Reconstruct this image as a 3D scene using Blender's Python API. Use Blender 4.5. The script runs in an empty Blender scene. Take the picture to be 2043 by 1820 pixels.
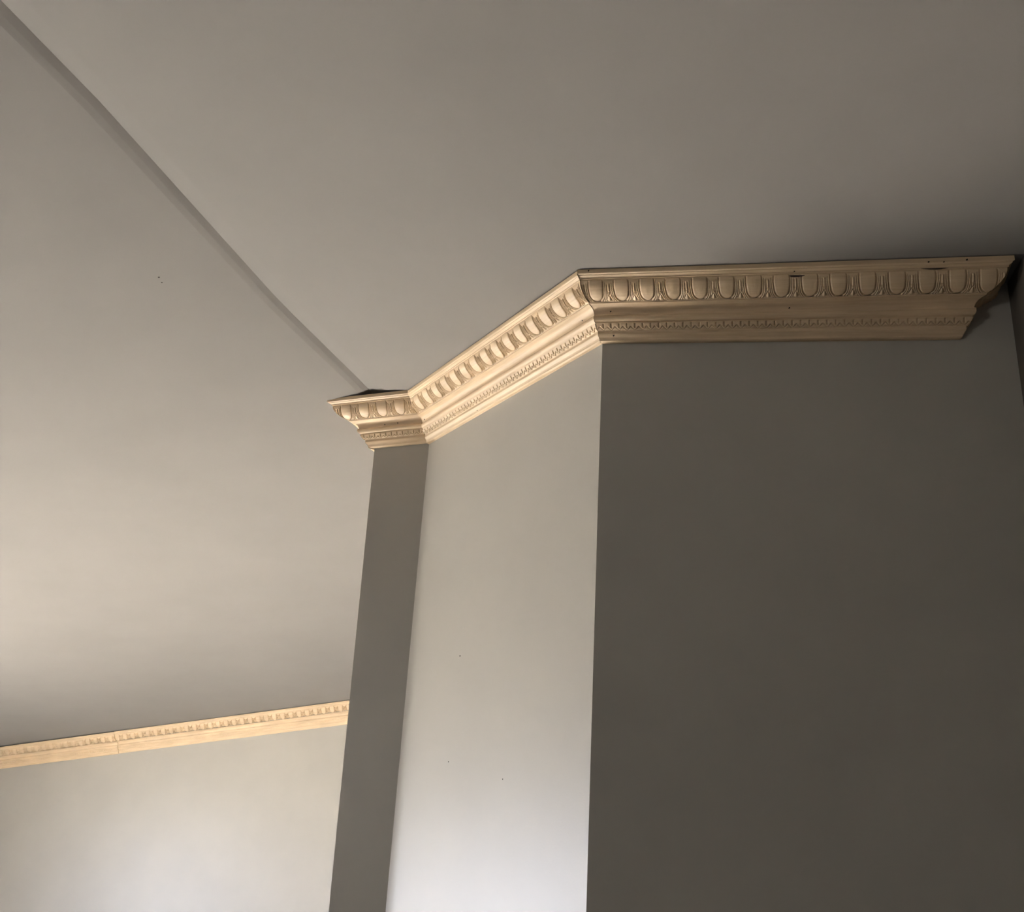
import bpy, bmesh, math, random
from mathutils import Vector, Matrix
random.seed(4)
S = bpy.context.scene
C = S.collection

# ------------------------------------------------------------------ units
# all plan numbers are in "egg pitches" of the carved molding (1 pitch = 4 cm),
# origin at the camera, X along the wide wall face, Y away, Z up
U = 0.04
EYE = 1.60                        # camera height above the floor, metres
def W3(x, y, z): return Vector((x * U, y * U, z * U + EYE))

# ------------------------------------------------------------------ camera
F_PX, PITCH, ROLL, YAW = 1972.9962, 20.47295, 3.51123, 16.11027
p_, r_, y_ = map(math.radians, (PITCH, ROLL, YAW))
fwd = Vector((-math.sin(y_) * math.cos(p_), math.cos(y_) * math.cos(p_), math.sin(p_)))
rt = Vector((math.cos(y_), math.sin(y_), 0)); up = rt.cross(fwd)
right = math.cos(r_) * rt + math.sin(r_) * up
upv = -math.sin(r_) * rt + math.cos(r_) * up
cd = bpy.data.cameras.new('camera'); cam = bpy.data.objects.new('camera', cd); C.objects.link(cam)
M = Matrix((right, upv, -fwd)).transposed().to_4x4(); M.translation = W3(0, 0, 0)
cam.matrix_world = M
cd.sensor_width = 36; cd.lens = F_PX / 2043 * 36; cd.clip_start = 0.02
S.camera = cam

# ------------------------------------------------------------------ view + world + lights
S.view_settings.view_transform = 'Standard'; S.view_settings.look = 'None'
S.view_settings.gamma = 1; S.view_settings.use_curve_mapping = False
S.view_settings.exposure = 3.80
S.cycles.sample_clamp_indirect = 0; S.cycles.sample_clamp_direct = 0
S.cycles.use_denoising = True
S.cycles.max_bounces = 10; S.cycles.diffuse_bounces = 8
SKY_UP, SKY_DN, SKY_STR = (0.33, 0.42, 0.64), (0.51, 0.485, 0.44), 4.2
wd = bpy.data.worlds.new('sky'); S.world = wd; wd.use_nodes = True
nt = wd.node_tree; nt.nodes.clear()
tc = nt.nodes.new('ShaderNodeTexCoord'); sx = nt.nodes.new('ShaderNodeSeparateXYZ')
mr = nt.nodes.new('ShaderNodeMapRange'); mx = nt.nodes.new('ShaderNodeMix'); mx.data_type = 'RGBA'
bg = nt.nodes.new('ShaderNodeBackground'); ow = nt.nodes.new('ShaderNodeOutputWorld')
mr.inputs['From Min'].default_value = -0.16; mr.inputs['From Max'].default_value = -0.01
nt.links.new(tc.outputs['Generated'], sx.inputs[0]); nt.links.new(sx.outputs['Z'], mr.inputs['Value'])
nt.links.new(mr.outputs[0], mx.inputs['Factor'])
mx.inputs[6].default_value = (*SKY_DN, 1); mx.inputs[7].default_value = (*SKY_UP, 1)
nt.links.new(mx.outputs[2], bg.inputs['Color']); bg.inputs['Strength'].default_value = SKY_STR
nt.links.new(bg.outputs[0], ow.inputs[0])

WINS = (((35.5, 63.0), (-24.0, -2.0)),)      # daylight opening in the left wall
REAR_X, REAR_Z, REAR_W = (-86.0, -66.0), (-2.0, 14.0), 1.9     # added soft fill lamp behind the camera, on a solid wall
SUN_E, SUN_DIR = 27.0, (1.0, 0.08, -0.54)
XL, YB, FLOOR = -100.0, -60.0, -EYE / U
def portal(name, loc, rot, sx_, sy_):
    l = bpy.data.lights.new(name, 'AREA'); l.shape = 'RECTANGLE'; l.size = sx_ * U; l.size_y = sy_ * U
    l.cycles.is_portal = True
    o = bpy.data.objects.new(name, l); o.location = loc; o.rotation_euler = rot; C.objects.link(o); return o
for wy, wz in WINS:
    portal('window_daylight', W3(XL - 1, sum(wy) / 2, sum(wz) / 2), (0, math.radians(-90), 0), wz[1] - wz[0], wy[1] - wy[0])

sl = bpy.data.lights.new('sun', 'SUN'); sl.energy = SUN_E; sl.angle = math.radians(1.5); sl.color = (1, .965, .93)
so = bpy.data.objects.new('sun', sl); C.objects.link(so)
so.rotation_euler = Vector(SUN_DIR).to_track_quat('-Z', 'Y').to_euler()

rl = bpy.data.lights.new('rear_fill_lamp', 'AREA'); rl.shape = 'RECTANGLE'; rl.energy = REAR_W; rl.color = (1, .97, .92)  # added area lamp for the front faces, no opening behind it
rl.size = (REAR_X[1] - REAR_X[0]) * U; rl.size_y = (REAR_Z[1] - REAR_Z[0]) * U
ro = bpy.data.objects.new('rear_fill_lamp', rl); C.objects.link(ro)
ro.location = W3(sum(REAR_X) / 2, YB + .3, sum(REAR_Z) / 2); ro.rotation_euler = (math.radians(90), 0, 0)

# ------------------------------------------------------------------ materials
def mat(name): 
    m = bpy.data.materials.new(name); m.use_nodes = True
    return m, m.node_tree, m.node_tree.nodes['Principled BSDF']
def paint(name, col, rough=0.45, bump=0.04, scale=260, spec=0.5, mottle=0.03):
    m, t, b = mat(name)
    tc = t.nodes.new('ShaderNodeTexCoord')
    n = t.nodes.new('ShaderNodeTexNoise'); n.inputs['Scale'].default_value = scale; n.inputs['Detail'].default_value = 3
    n2 = t.nodes.new('ShaderNodeTexNoise'); n2.inputs['Scale'].default_value = 5; n2.inputs['Detail'].default_value = 4
    bp = t.nodes.new('ShaderNodeBump'); bp.inputs['Strength'].default_value = bump; bp.inputs['Distance'].default_value = 0.002
    hv = t.nodes.new('ShaderNodeHueSaturation'); hv.inputs['Color'].default_value = (*col, 1)
    mr = t.nodes.new('ShaderNodeMapRange'); mr.inputs['To Min'].default_value = 1 - mottle; mr.inputs['To Max'].default_value = 1 + mottle
    mr.inputs['From Min'].default_value = 0.3; mr.inputs['From Max'].default_value = 0.7
    t.links.new(tc.outputs['Object'], n.inputs['Vector']); t.links.new(tc.outputs['Object'], n2.inputs['Vector'])
    t.links.new(n2.outputs['Fac'], mr.inputs['Value']); t.links.new(mr.outputs[0], hv.inputs['Value'])
    t.links.new(hv.outputs[0], b.inputs['Base Color'])
    t.links.new(n.outputs['Fac'], bp.inputs['Height']); t.links.new(bp.outputs[0], b.inputs['Normal'])
    b.inputs['Roughness'].default_value = rough; b.inputs['Specular IOR Level'].default_value = spec
    return m
def wood(name, c1, c2, seed):
    m, t, b = mat(name)
    uv = t.nodes.new('ShaderNodeUVMap'); mp = t.nodes.new('ShaderNodeMapping')
    mp.inputs['Scale'].default_value = (0.35, 7.0, 1); mp.inputs['Location'].default_value = (seed * 3.7, seed * 1.3, 0)
    n = t.nodes.new('ShaderNodeTexNoise'); n.inputs['Scale'].default_value = 1.6; n.inputs['Detail'].default_value = 6; n.inputs['Distortion'].default_value = 0.6
    mp2 = t.nodes.new('ShaderNodeMapping'); mp2.inputs['Scale'].default_value = (0.5, 0.9, 1)
    n2 = t.nodes.new('ShaderNodeTexNoise'); n2.inputs['Scale'].default_value = 0.8; n2.inputs['Detail'].default_value = 2
    cr = t.nodes.new('ShaderNodeValToRGB')
    cr.color_ramp.elements[0].position = 0.3; cr.color_ramp.elements[0].color = (*c1, 1)
    cr.color_ramp.elements[1].position = 0.68; cr.color_ramp.elements[1].color = (*c2, 1)
    hv = t.nodes.new('ShaderNodeHueSaturation')
    mr = t.nodes.new('ShaderNodeMapRange'); mr.inputs['From Min'].default_value = 0.3; mr.inputs['From Max'].default_value = 0.7
    mr.inputs['To Min'].default_value = 0.9; mr.inputs['To Max'].default_value = 1.08
    t.links.new(uv.outputs[0], mp.inputs[0]); t.links.new(mp.outputs[0], n.inputs['Vector'])
    t.links.new(uv.outputs[0], mp2.inputs[0]); t.links.new(mp2.outputs[0], n2.inputs['Vector'])
    t.links.new(n.outputs['Fac'], cr.inputs[0]); t.links.new(cr.outputs[0], hv.inputs['Color'])
    t.links.new(n2.outputs['Fac'], mr.inputs['Value']); t.links.new(mr.outputs[0], hv.inputs['Value'])
    t.links.new(hv.outputs[0], b.inputs['Base Color'])
    bp = t.nodes.new('ShaderNodeBump'); bp.inputs['Strength'].default_value = 0.08; bp.inputs['Distance'].default_value = 0.001
    t.links.new(n.outputs['Fac'], bp.inputs['Height']); t.links.new(bp.outputs[0], b.inputs['Normal'])
    b.inputs['Roughness'].default_value = 0.46; b.inputs['Specular IOR Level'].default_value = 0.8
    return m
def plain(name, col, rough=0.8):
    m, t, b = mat(name); b.inputs['Base Color'].default_value = (*col, 1); b.inputs['Roughness'].default_value = rough
    return m
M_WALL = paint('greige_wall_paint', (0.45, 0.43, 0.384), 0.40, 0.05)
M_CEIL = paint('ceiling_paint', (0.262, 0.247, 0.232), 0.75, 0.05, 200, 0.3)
M_FLOOR = paint('pale_floor_boards', (0.33, 0.305, 0.275), 0.5, 0.02, 60)
M_FLOOR_DARK = paint('dark_low_bounce_floor', (0.045, 0.04, 0.035), 0.95, 0.3, 400, 0.1)  # unseen near floor, made dark so less light bounces up to the crown
M_DARK = paint('dark_brown_wall', (0.10, 0.085, 0.07), 0.6, 0.03)  # darker brown than the other walls, right wall only
M_WHITE = paint('white_gloss_paint', (0.8, 0.79, 0.76), 0.35, 0.01)
PINE = [wood('bare_pine', (0.67, 0.495, 0.295), (0.77, 0.59, 0.385), k) for k in range(4)]
M_HOLE = plain('nail_hole_dark', (0.012, 0.008, 0.006))
M_BURN = plain('burnt_knot', (0.03, 0.016, 0.009))
M_SPECK = plain('dark_speck', (0.05, 0.04, 0.035))

# ------------------------------------------------------------------ helpers
def link(name, bm, m, parent=None, smooth=False):
    me = bpy.data.meshes.new(name); bm.to_mesh(me); bm.free()
    if smooth:
        for f in me.polygons: f.use_smooth = True
    me.materials.append(m)
    o = bpy.data.objects.new(name, me); C.objects.link(o)
    if parent: o.parent = parent
    return o
def struct(name, bm, m, parent=None, smooth=False):
    o = link(name, bm, m, parent, smooth)
    if not parent: o['kind'] = 'structure'
    return o
def slab(bm, pts, vec):
    """closed prism: polygon pts (pitches) swept by vec (pitches)"""
    a = [bm.verts.new(W3(*p)) for p in pts]
    b = [bm.verts.new(W3(p[0] + vec[0], p[1] + vec[1], p[2] + vec[2])) for p in pts]
    bm.faces.new(a); bm.faces.new(b[::-1])
    n = len(pts)
    for i in range(n): bm.faces.new((a[i], b[i], b[(i + 1) % n], a[(i + 1) % n]))
    bmesh.ops.recalc_face_normals(bm, faces=bm.faces)

# ------------------------------------------------------------------ plan of the pillar
HA, SA = 20.5029, 0.063297            # ceiling line of the wide face at its left corner, fall to the right
HC, SC = 20.8715, 0.0528015
P1 = Vector((-6.5947, 34.7869)); P0 = Vector((6.35376, 34.7869))
P2 = Vector((-17.71833, 45.49334)); P3 = Vector((-20.83233, 45.49334))
TH, PH = math.radians(43.90514), math.radians(99.76587)
XR = 8.27                              # inner corner at the right end of the wide face
nA = Vector((0, -1)); nB = Vector((-math.sin(TH), -math.cos(TH))); nL = Vector((-math.sin(PH), -math.cos(PH)))
eB = Vector((-math.cos(TH), math.sin(TH))); LB = (P2 - P1).length
eL = Vector((-math.cos(PH), math.sin(PH)))
Y3 = 105.925; HF, SF = 18.8684, 0.148009

# right ceiling slope
CN = (0.06329674, 0.03567949, 21.26162165)
def zr(x, y): return CN[2] - CN[0] * x - CN[1] * y
# line of the ceiling ridge
def xridge(y):
    pts = [(-70, -22.6), (14.76, -21.95), (22.07, -21.45), (34.9, -21.32), (43.53, -20.63), (110, -20.4)]
    for (a, xa), (b, xb) in zip(pts, pts[1:]):
        if y <= b: return xa + (xb - xa) * (y - a) / (b - a)
    return pts[-1][1]

# ------------------------------------------------------------------ ceiling (one mesh, two slopes meeting in a taped ridge)
SLOPE_N = 0.185
Z_LEFT_FAR = HF + SF * XL
def zridge(y):
    x = xridge(y); z = zr(x, y)
    if y > 46:
        f = (y - 46) / (Y3 - 46); f = min(1, f)
        z0 = zr(xridge(46), 46); z1 = HF + SF * xridge(Y3)
        k = -CN[1] * (Y3 - 46)
        z = z0 + k * f + (z1 - z0 - k) * f * f
    return z
HBL, WBL, HBR, WBR = 0.075, 0.55, 0.035, 0.8
def zleft(x, y):
    xr = xridge(y); zc = zridge(y)
    f = min(1, max(0, (y - 20) / (Y3 - 20))); f = f * f * (3 - 2 * f)
    s_far = (HF + SF * xridge(Y3) - HBL - Z_LEFT_FAR) / (xridge(Y3) - XL)
    s = SLOPE_N + (SF - SLOPE_N) * f
    d = xr - x
    return zc - s * d - HBL * min(1, d / WBL) * (1 - f)
ys = [-60, -40, -20, -5, 5, 12, 16] + [18 + 2 * i for i in range(14)] + [46 + 4 * i for i in range(15)] + [Y3]
bm = bmesh.new(); rows = []
offs_l = [80, 55, 35, 20, 10, 5, 2.5, 1.2, WBL, WBL * 0.5]
offs_r = [0.25, 0.55, WBR, 1.6, 4, 9, 16, 23, 29.6, 36, 50]
for y in ys:
    row = []; xr = xridge(y)
    for o in offs_l:
        x = XL if o == 80 else xr - o
        row.append(bm.verts.new(W3(x, y, zleft(x, y))))
    row.append(bm.verts.new(W3(xr, y, zridge(y) + HBR)))
    for o in offs_r:
        x = xr + o
        zz = zr(x, y) if y <= 46 else zridge(y) - CN[0] * o
        row.append(bm.verts.new(W3(x, y, zz + HBR * max(0, 1 - o / WBR))))
    rows.append(row)
for a, b in zip(rows, rows[1:]):
    for i in range(len(a) - 1): bm.faces.new((a[i], b[i], b[i + 1], a[i + 1]))
top = [[bm.verts.new(Vector((v.co.x, v.co.y, EYE + 34 * U))) for v in r] for r in (rows[0], rows[-1])]
for r, t in ((rows[0], top[0]), (rows[-1], top[1])):
    for i in range(len(r) - 1): bm.faces.new((r[i], r[i + 1], t[i + 1], t[i]))
bm.faces.new((top[0][0], top[0][-1], top[1][-1], top[1][0]))
for k in (0, -1):
    col = [r[k] for r in rows]
    bm.faces.new(col + [top[1][k], top[0][k]])
bmesh.ops.recalc_face_normals(bm, faces=bm.faces)
kr = len(offs_l)
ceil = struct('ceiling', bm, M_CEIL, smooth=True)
try: ceil.data.set_sharp_from_angle(angle=math.radians(2.2))
except Exception: pass

# ------------------------------------------------------------------ walls and floor
YF = 36.0
bm = bmesh.new(); slab(bm, [(XL - 4, YF, FLOOR), (14, YF, FLOOR), (14, Y3 + 4, FLOOR), (XL - 4, Y3 + 4, FLOOR)], (0, 0, -4))
fl = struct('floor', bm, M_FLOOR)
bm = bmesh.new(); slab(bm, [(XL - 4, YB - 4, FLOOR), (24, YB - 4, FLOOR), (24, YF, FLOOR), (XL - 4, YF, FLOOR)], (0, 0, -4))
link('floor_low_bounce', bm, M_FLOOR_DARK, fl)
def face_wall(name, a, b, za, zb, back, m=M_WALL, lean=0.0):
    """upright wall face from plan point a to b with its own tops, 'back' = plan vector of its thickness"""
    bm = bmesh.new()
    slab(bm, [(a[0], a[1], FLOOR), (b[0] + lean, b[1], FLOOR), (b[0], b[1], zb), (a[0], a[1], za)], (back[0], back[1], 0))
    return struct(name, bm, m)
TK = 1.2
face_wall('wall_front', P1, (XR, P1.y), zr(*P1) + .3, zr(XR, P1.y) + .3, (0, TK))
# the splayed face and the narrow face behind it
bm = bmesh.new()
i1 = P1 - nB * 0; 
slab(bm, [(P1.x, P1.y, FLOOR), (P2.x, P2.y, FLOOR), (P2.x, P2.y, zr(*P2) + .3), (P1.x, P1.y, zr(*P1) + .3)], (0.75, 0.78, 0))
splay = struct('wall_splay', bm, M_WALL)
LEAN = 0.9
PE = Vector((-20.3, 92.0))
bm = bmesh.new()
zt = zridge(45) + .3
slab(bm, [(P2.x, P2.y, FLOOR), (P3.x + LEAN, P3.y, FLOOR), (P3.x, P3.y, zt), (P2.x, P2.y, zt)], (0.3, TK, 0))
struct('wall_narrow', bm, M_WALL)
bm = bmesh.new()
e = P3 + eL * 8
slab(bm, [(P3.x + LEAN, P3.y + .02, FLOOR), (e.x + LEAN, e.y, FLOOR), (e.x, e.y, zt), (P3.x, P3.y + .02, zt)], (1.0, .0, 0))
slab(bm, [(e.x, e.y, FLOOR), (e.x, Y3, FLOOR), (e.x, Y3, zt), (e.x, e.y, zt)], (1.0, .0, 0))
struct('wall_partition', bm, M_WALL)
bm = bmesh.new()
slab(bm, [(XL - 4, Y3, FLOOR), (14, Y3, FLOOR), (14, Y3, 26), (XL - 4, Y3, 26)], (0, 4, 0)); struct('wall_back', bm, M_WALL)
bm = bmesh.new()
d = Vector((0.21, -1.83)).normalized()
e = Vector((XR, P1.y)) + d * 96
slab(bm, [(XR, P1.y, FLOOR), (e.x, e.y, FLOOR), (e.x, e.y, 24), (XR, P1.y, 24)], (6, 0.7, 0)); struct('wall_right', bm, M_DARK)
bm = bmesh.new()
(w0, k0), = WINS
for a, b, c, d2 in ((YB, w0[0], FLOOR, 12), (w0[0], w0[1], FLOOR, k0[0]), (w0[0], w0[1], k0[1], 12), (w0[1], Y3, FLOOR, 12)):
    slab(bm, [(XL, a, c), (XL, b, c), (XL, b, d2), (XL, a, d2)], (-3, 0, 0))
struct('wall_left', bm, M_WALL)
bm = bmesh.new(); slab(bm, [(XL - 3, YB, FLOOR), (20, YB, FLOOR), (20, YB, 30), (XL - 3, YB, 30)], (0, -3, 0)); struct('wall_rear', bm, M_WALL)
def window(name, axis, at, a, b, c, d2):
    bm = bmesh.new(); t = 1.2
    def bar(u0, u1, v0, v1):
        if axis == 'y': slab(bm, [(at - 2, u0, v0), (at - 2, u1, v0), (at - 2, u1, v1), (at - 2, u0, v1)], (1.2, 0, 0))
        else: slab(bm, [(u0, at - 2, v0), (u1, at - 2, v0), (u1, at - 2, v1), (u0, at - 2, v1)], (0, 1.2, 0))
    bar(a, a + t, c, d2); bar(b - t, b, c, d2); bar(a, b, c, c + t); bar(a, b, d2 - t, d2); bar((a + b) / 2 - .4, (a + b) / 2 + .4, c, d2)
    struct(name, bm, M_WHITE)
for i, (wy, wz) in enumerate(WINS): window('window_%d' % (i + 1), 'y', XL, *wy, *wz)


window('window_2', 'x', YB + 2.5, *REAR_X, *REAR_Z)  # unseen frame added around the fill lamp, rear wall stays closed

# ------------------------------------------------------------------ carved crown molding
# profile (projection from the wall, drop below the ceiling), in pitches
def smooth_poly(pts, n, sharp=False):
    """resample a polyline by arc length; Catmull-Rom unless sharp"""
    P = [Vector(p) for p in pts]
    if not sharp and len(P) > 2:
        Q = []
        for i in range(len(P) - 1):
            p0 = P[max(i - 1, 0)]; p1 = P[i]; p2 = P[i + 1]; p3 = P[min(i + 2, len(P) - 1)]
            for k in range(12):
                t = k / 12
                Q.append(0.5 * ((2 * p1) + (p2 - p0) * t + (2 * p0 - 5 * p1 + 4 * p2 - p3) * t * t + (3 * p1 - p0 - 3 * p2 + p3) * t ** 3))
        Q.append(P[-1]); P = Q
    L = [0]
    for a, b in zip(P, P[1:]): L.append(L[-1] + (b - a).length)
    out = []
    for i in range(n + 1):
        s = L[-1] * i / n; j = 0
        while j < len(L) - 2 and L[j + 1] < s: j += 1
        f = (s - L[j]) / max(1e-9, L[j + 1] - L[j]); out.append(P[j].lerp(P[j + 1], min(1, f)))
    return out
FILLET = [(1.823, 0.0), (1.823, .165), (1.812, .185), (1.76, .205), (1.752, .235), (1.72, .25), (1.662, .275), (1.652, .30), (1.655, .335), (1.60, .345)]
OVOLO = [(1.60, .345), (1.598, .43), (1.565, .545), (1.498, .66), (1.39, .78), (1.25, .885), (1.11, .955), (1.0, .99)]
COVE = [(1.0, .99), (.978, 1.0), (.974, 1.04)]
COVE2 = [(.974, 1.04), (.86, 1.07), (.745, 1.11), (.665, 1.20), (.615, 1.30), (.597, 1.375)]
BEAD = [(.597, 1.375), (.64, 1.405), (.656, 1.46), (.645, 1.54), (.592, 1.615), (.515, 1.655)]
BEADE = [(.515, 1.655), (.495, 1.69)]
TOOTH = [(.495, 1.69), (.545, 1.705), (.515, 1.76), (.466, 1.84), (.405, 1.91), (.335, 1.938)]
FASCIA = [(.335, 1.938), (.326, 1.96), (.329, 2.06), (.30, 2.105), (.232, 2.185), (.205, 2.25), (.196, 2.295), (.16, 2.318), (.122, 2.333), (0.0, 2.336)]

def sst(a, b, x):
    t = min(1, max(0, (x - a) / (b - a))); return t * t * (3 - 2 * t)
def vgroove(d, w, depth):             # soft V groove centred on d = 0
    return -depth * max(0.0, 1 - abs(d) / w) ** 1.2
def egg_height(s, v):
    """relief of the egg-and-dart carving; s = position in pitches with an egg centred on 0, v = 0 top .. 1 bottom"""
    a = abs(s - round(s)); VC = 0.56
    if v < VC: d = a - (0.262 + 0.020 * math.sin(math.pi * v / VC))
    else: d = (math.hypot(a / 0.262, (v - VC) / 0.42) - 1) * 0.262
    h = 0.0
    top1, top2, top3 = sst(.02, .10, v), sst(.10, .2, v), sst(.17, .27, v)
    if d < 0: h += 0.010 * sst(0.0, .06, -d) + 0.012 * sst(0, .28, -d)
    else: h -= (0.004 + 0.010 * sst(.45, .95, v)) * sst(0.0, .03, d) * top1
    h += vgroove(d - 0.016, 0.038, 0.062) * top1
    h += vgroove(d - 0.090, 0.026, 0.042) * top2
    c = 0.5 - a
    if d > 0.11:
        h += vgroove(d - 0.150, 0.024, 0.040) * top3
        # dart: a stem that opens into a diamond, then a small leaf
        m = sst(.17, .27, v) * (1 - sst(.55, .62, v))
        h += m * (0.025 * max(0, 1 - c / 0.024) + vgroove(c - 0.045, 0.024, 0.045))
        k = math.hypot(c / .036, (v - .63) / .085)
        if k < 1.6: h += vgroove(k - 1.0, .5, .038) + 0.02 * max(0, 1 - k)
        if v > .70 and d > .17:
            ang = math.atan2(c, v - .66)
            h += (0.022 * math.cos(ang * 9.0) - .012) * sst(.70, .78, v) * (1 - sst(.95, 1, v))
    return h * (1 - sst(.97, 1.0, v) * .6)
TP = 0.3115
def tooth_height(s, v):
    u = s / TP; a = abs(u - round(u)) * TP       # distance to the upright cut
    b = abs(u - .5 - round(u - .5)) * TP         # distance to the peak of the chevron
    h = 0.0
    m = sst(.10, .2, v) * (1 - sst(.56, .7, v))
    h += vgroove(a, .042, .058) * m
    if v > .42:
        line = .47 + b / (TP * .42) * .43
        h += vgroove((v - line) * .30, .034, .050) * (1 - sst(.93, 1.0, v))
        if v > line: h -= .014 * sst(0, .1, v - line) * (1 - sst(.95, 1, v))
    return h

class Run:
    """one straight length of molding: plan origin, height there, plan direction, slope, outward normal, ends and mitre cuts"""
    def __init__(self, o, h, e, slope, n, s0, s1, m0, m1, drop=0.0):
        self.o, self.h, self.e, self.sl, self.n = Vector(o), h, Vector(e), slope, Vector(n)
        self.s0, self.s1, self.m0, self.m1, self.drop = s0, s1, m0, m1, drop
    def ends(self, p): return self.s0 + self.m0 * p, self.s1 + self.m1 * p
    def pt(self, s, p, d):
        q = self.o + self.e * s + self.n * p
        return W3(q.x, q.y, self.h + self.sl * s - d - self.drop)

def band(run, rows, ds, height=None, phase=0.0):
    """sweep profile rows along the run as a grid, with carved relief"""
    bm = bmesh.new(); uvl = bm.loops.layers.uv.new('UVMap'); n = len(rows) - 1
    if height is None: ns = max(2, int((run.s1 - run.s0) / ds))
    else: ns = max(4, int(round((run.s1 - run.s0 + abs(run.m0) + abs(run.m1)) / ds)))
    T = []
    for j in range(n + 1):
        t = rows[min(n, j + 1)] - rows[max(0, j - 1)]; t.normalize(); T.append(Vector((t.y, -t.x)))   # outward normal in (p, d)
    grid = []; uvs = {}; arc = 0
    for j, r in enumerate(rows):
        if j: arc += (rows[j] - rows[j - 1]).length
        a, b = run.ends(r.x); line = []
        for i in range(ns + 1):
            s = a + (b - a) * i / ns; q = r
            if height:
                q = r + T[j] * height(s - phase, j / n)
            v = bm.verts.new(run.pt(s, q.x, q.y)); uvs[v] = (s, arc + rows[0].y * 3); line.append(v)
        grid.append(line)
    for j in range(n):
        for i in range(ns):
            f = bm.faces.new((grid[j][i], grid[j][i + 1], grid[j + 1][i + 1], grid[j + 1][i]))
            for l in f.loops: l[uvl].uv = uvs[l.vert]
    return bm, grid, uvs
ALLROWS = FILLET + OVOLO[1:] + COVE[1:] + COVE2[1:] + BEAD[1:] + BEADE[1:] + TOOTH[1:] + FASCIA[1:]
def finish(bm):
    bmesh.ops.recalc_face_normals(bm, faces=bm.faces); return bm
def molding(run, label, group, wood_m, egg_phase, tooth_phase, fine, holes=(), caps=(True, True), rows_k=1.0, cut=1.0):
    t = bpy.data.objects.new('crown_molding', None); C.objects.link(t)
    a, b = run.ends(0); t.location = run.pt((a + b) / 2, 0, 2.336)
    t['label'] = label; t['category'] = 'crown molding'; t['group'] = group; t['kind'] = 'thing'
    inv = Matrix.Translation(-t.location)
    def part(name, bm, m=wood_m, smooth=True, parent=t, ang=28):
        bmesh.ops.transform(bm, matrix=inv, verts=bm.verts)
        o = link(name, bm, m, parent, smooth)
        if smooth:
            try: o.data.set_sharp_from_angle(angle=math.radians(ang))
            except Exception: pass
        return o
    k = rows_k
    R = lambda P, n, sh=False: smooth_poly(P, max(2, int(n * k)), sh)
    # top fillet carries the hidden back of the length as well, so each length is a solid
    fr = R(FILLET, 40, True)
    bm, g, uv = band(run, fr, 1.0)
    uvl = bm.loops.layers.uv.active
    poly = [Vector((0.0, 2.30)), Vector((0.0, 0.0))]
    prev = None
    def line(p, d):
        a, b = run.ends(p); return bm.verts.new(run.pt(a, p, d)), bm.verts.new(run.pt(b, p, d))
    ring = [line(0.0, 0.0)] + [(g[0][0], g[0][-1])]
    bm.faces.new((ring[0][0], ring[0][1], g[0][-1], *[g[0][i] for i in range(len(g[0]) - 2, -1, -1)]))
    bl = line(0.0, 2.336)
    bm.faces.new((ring[0][0], bl[0], bl[1], ring[0][1]))
    for side in (0, 1):
        if caps[side]:
            pts = []
            for r in ALLROWS:
                q = run.ends(r[0])[side]; pts.append(bm.verts.new(run.pt(q, r[0] - .004, r[1] - .002)))
            pts.append(bm.verts.new(run.pt(run.ends(0)[side], 0, 0)))
            try: bm.faces.new(pts)
            except Exception: pass
    part('top_fillet', finish(bm))
    bm, g, uv = band(run, R(OVOLO, 64 if fine > 1 else 36), 1 / (84 if fine > 1 else 40) if fine else 1 / 28, lambda s, v: cut * egg_height(s, v) - (cut - 1) * .05 * sst(.2, .8, v) * sst(.24, .30, abs(s - round(s))), egg_phase)
    part('egg_and_dart_band', finish(bm), ang=75)
    cv = R(COVE, 3, True)[:-1] + R(COVE2, 14)[:-1] + R(BEAD, 12)[:-1] + R(BEADE, 2, True)
    bm, g, uv = band(run, cv, 1.0); part('cove_band', finish(bm), ang=40)
    tr = R(TOOTH[:2], 3, True)[:-1] + R(TOOTH[1:], 28)
    bm, g, uv = band(run, tr, TP / (22 if fine else 8), tooth_height, tooth_phase); part('tooth_band', finish(bm), ang=70)
    fa = R(FASCIA, 36, True)
    bm, g, uv = band(run, fa, 1.0); part('base_fascia', finish(bm), ang=40)
    for kind, s, arcpos, w, hgt in holes:
        # find the profile point at this drop
        best = min(range(len(ALLROWS) - 1), key=lambda i: 0 if ALLROWS[i][1] <= arcpos <= ALLROWS[i + 1][1] else 1 + abs(ALLROWS[i][1] - arcpos))
        A, B = Vector(ALLROWS[best]), Vector(ALLROWS[best + 1])
        f = min(1, max(0, (arcpos - A.y) / max(1e-6, B.y - A.y))); q = A.lerp(B, f); tg = (B - A).normalized(); nn = Vector((tg.y, -tg.x))
        bm = bmesh.new(); vs = []; N = 14
        for lay, sc in ((-.04, .5), (.012, 1.0), (.016, .7)):
            ringv = []
            for i in range(N):
                an = 2 * math.pi * i / N; wob = 1 + .18 * math.sin(3 * an + s * 7)
                ds, dt = math.cos(an) * w * sc * wob, math.sin(an) * hgt * sc * wob
                if kind == 'nail_hole': ds += -dt * .35
                pp = q + tg * dt + nn * lay; ringv.append(bm.verts.new(run.pt(s + ds, pp.x, pp.y)))
            vs.append(ringv)
        for ra, rb in zip(vs, vs[1:]):
            for i in range(N): bm.faces.new((ra[i], ra[(i + 1) % N], rb[(i + 1) % N], rb[i]))
        bm.faces.new(vs[0][::-1]); bm.faces.new(vs[-1])
        h = part(kind, finish(bm), M_HOLE if kind == 'nail_hole' else M_BURN, smooth=False)
        if kind != 'nail_hole': h['label'] = 'dark charred streak in the wood'
    return t

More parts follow.
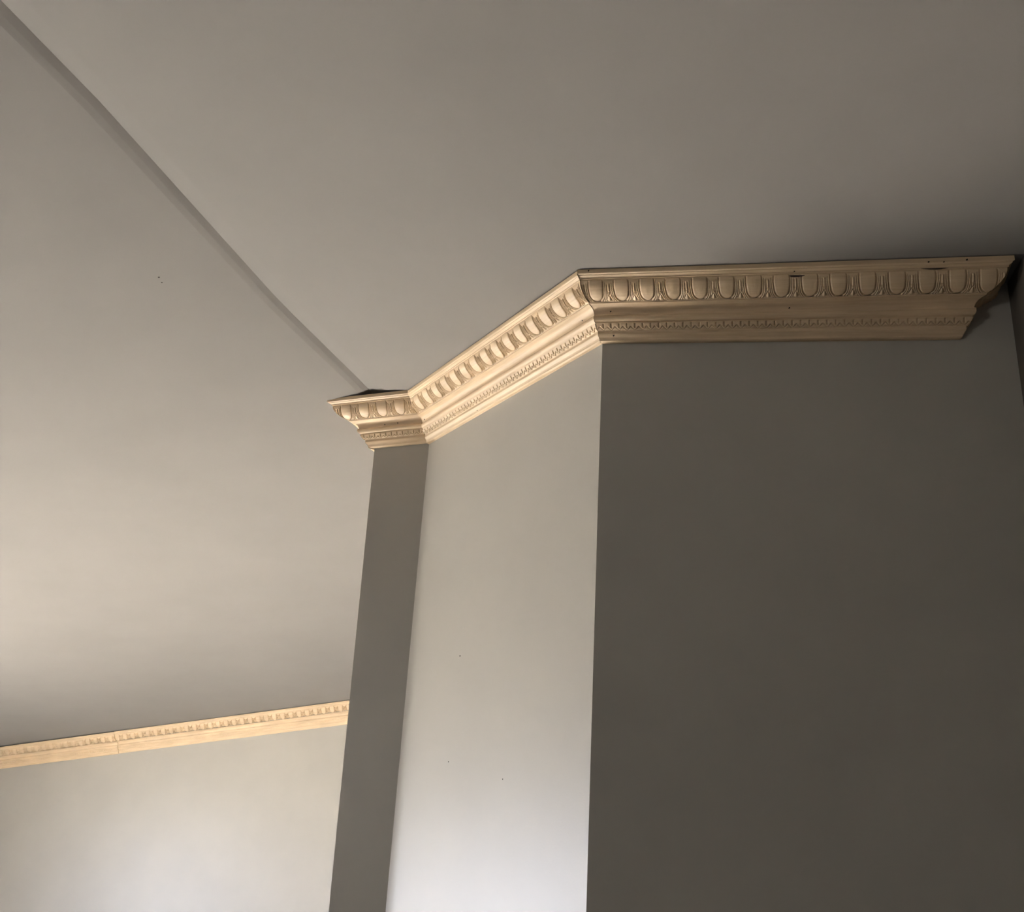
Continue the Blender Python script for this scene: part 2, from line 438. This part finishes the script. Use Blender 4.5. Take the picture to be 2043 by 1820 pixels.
t2 = lambda n1, n2, e: ((n1 + n2) / (1 + n1.dot(n2))).dot(e)
GAP = 0.012
SLOPE_B = (HC - HA) / LB
mAB_A = t2(nA, nB, Vector((1, 0))); mAB_B = t2(nA, nB, eB); mCB_B = t2(nA, nB, eB); mCB_C = t2(nA, nB, Vector((-1, 0)))
mL_C = t2(nA, nL, Vector((-1, 0))); mL_L = t2(nA, nL, eL)
LA = P0.x - P1.x; LC = P2.x - P3.x
G = 'carved pine crown moldings under the ceiling'
hz = .030
runA = Run(P1, HA, (1, 0), -SA, nA, 0 + GAP, LA, mAB_A, 1.0, .015)
molding(runA, 'long shadowed pine crown molding across the wide front wall face, with a charred streak', G, PINE[0], 0.458 - .5, .12, 2,
    holes=[('nail_hole', .42, 1.24, hz, hz), ('nail_hole', .50, 2.12, hz, hz * 1.2), ('nail_hole', -.28, .07, hz * .7, hz * 1.4),
           ('nail_hole', 7.42, .28, hz * .8, hz), ('nail_hole', 7.2, 1.24, hz, hz),
           ('nail_hole', 12.0, .16, hz, hz), ('nail_hole', 12.5, .17, hz * .8, hz), ('nail_hole', 13.25, .12, hz, hz * 1.2),
           ('charred_streak', 7.5, .44, .30, .035), ('charred_streak', 12.25, .335, .45, .02)])
runB = Run(P1, HA, eB, SLOPE_B, nB, 0, LB, mAB_B, mCB_B, .015)
molding(runB, 'pale brightly lit pine crown molding on the angled wall face, between two shadowed lengths', G, PINE[1], .443 - .26, .05, 2,
    holes=[('nail_hole', .55, 1.27, hz * .8, hz), ('nail_hole', LB - .55, 1.25, hz, hz), ('nail_hole', LB - 5.6, 2.2, hz * .6, hz * .8)])
runC = Run(P2, HC, (-1, 0), -SC, nA, GAP, LC, mCB_C, mL_C, -.045)
molding(runC, 'short shadowed pine crown molding, about four eggs long, atop the narrow wall strip', G, PINE[2], 1.528 - .26, .1, 2,
    holes=[('nail_hole', 1.62, 1.27, hz, hz), ('nail_hole', 2.35, 1.29, hz, hz)])
runR = Run(P0, HA - SA * LA, (0, 1), 0, Vector((1, 0)), GAP, 0, -1.0, 0, .015)
molding(runR, 'small mitred pine return ending the long shadowed molding beside the dark right wall', G, PINE[3], .5, .1, 1)
runL = Run(P3, HC - SC * LC, eL, -.06, nL, GAP, 7.0, mL_L, 0, .015)
molding(runL, 'lit pine molding sliver wrapping behind the left end of the short one on the strip', G, PINE[1], .3, .1, 1)
# far wall: two lengths meeting in a scarf joint
XJ = -76.6
fr_h = HF + SF * XJ
runF = Run((XJ, Y3), fr_h, (1, 0), SF, (0, -1), 0, XJ * -1 - 20.2, 0, 0, -.15)
molding(runF, 'distant pine molding on the back wall, between its joint and the narrow wall strip', G, PINE[2], .3, .1, 0, rows_k=.7, cut=2.2)
runG = Run((XJ - .02, Y3 - .06), fr_h + .0, (-1, 0), -SF, (0, -1), 0, XJ - .02 - XL, 0, 0, -.11)
molding(runG, 'distant pine molding on the back wall, left of the joint, running off the picture edge', G, PINE[0], .55, .2, 0, rows_k=.7, cut=2.2)

# ------------------------------------------------------------------ small specks on the painted surfaces
def speck(parent, c, r):
    bm = bmesh.new(); bmesh.ops.create_icosphere(bm, subdivisions=2, radius=r)
    o = link('paint_speck', bm, M_SPECK, parent); o.location = W3(*c); return o
speck(ceil, (-24.920, 31.055, 20.78), .0016); speck(ceil, (-25.014, 31.424, 20.765), .0014)
speck(splay, (-13.892, 41.811, 6.88), .0013); speck(splay, (-10.788, 38.823, 1.67), .001); speck(splay, (-14.128, 42.038, 2.41), .001)
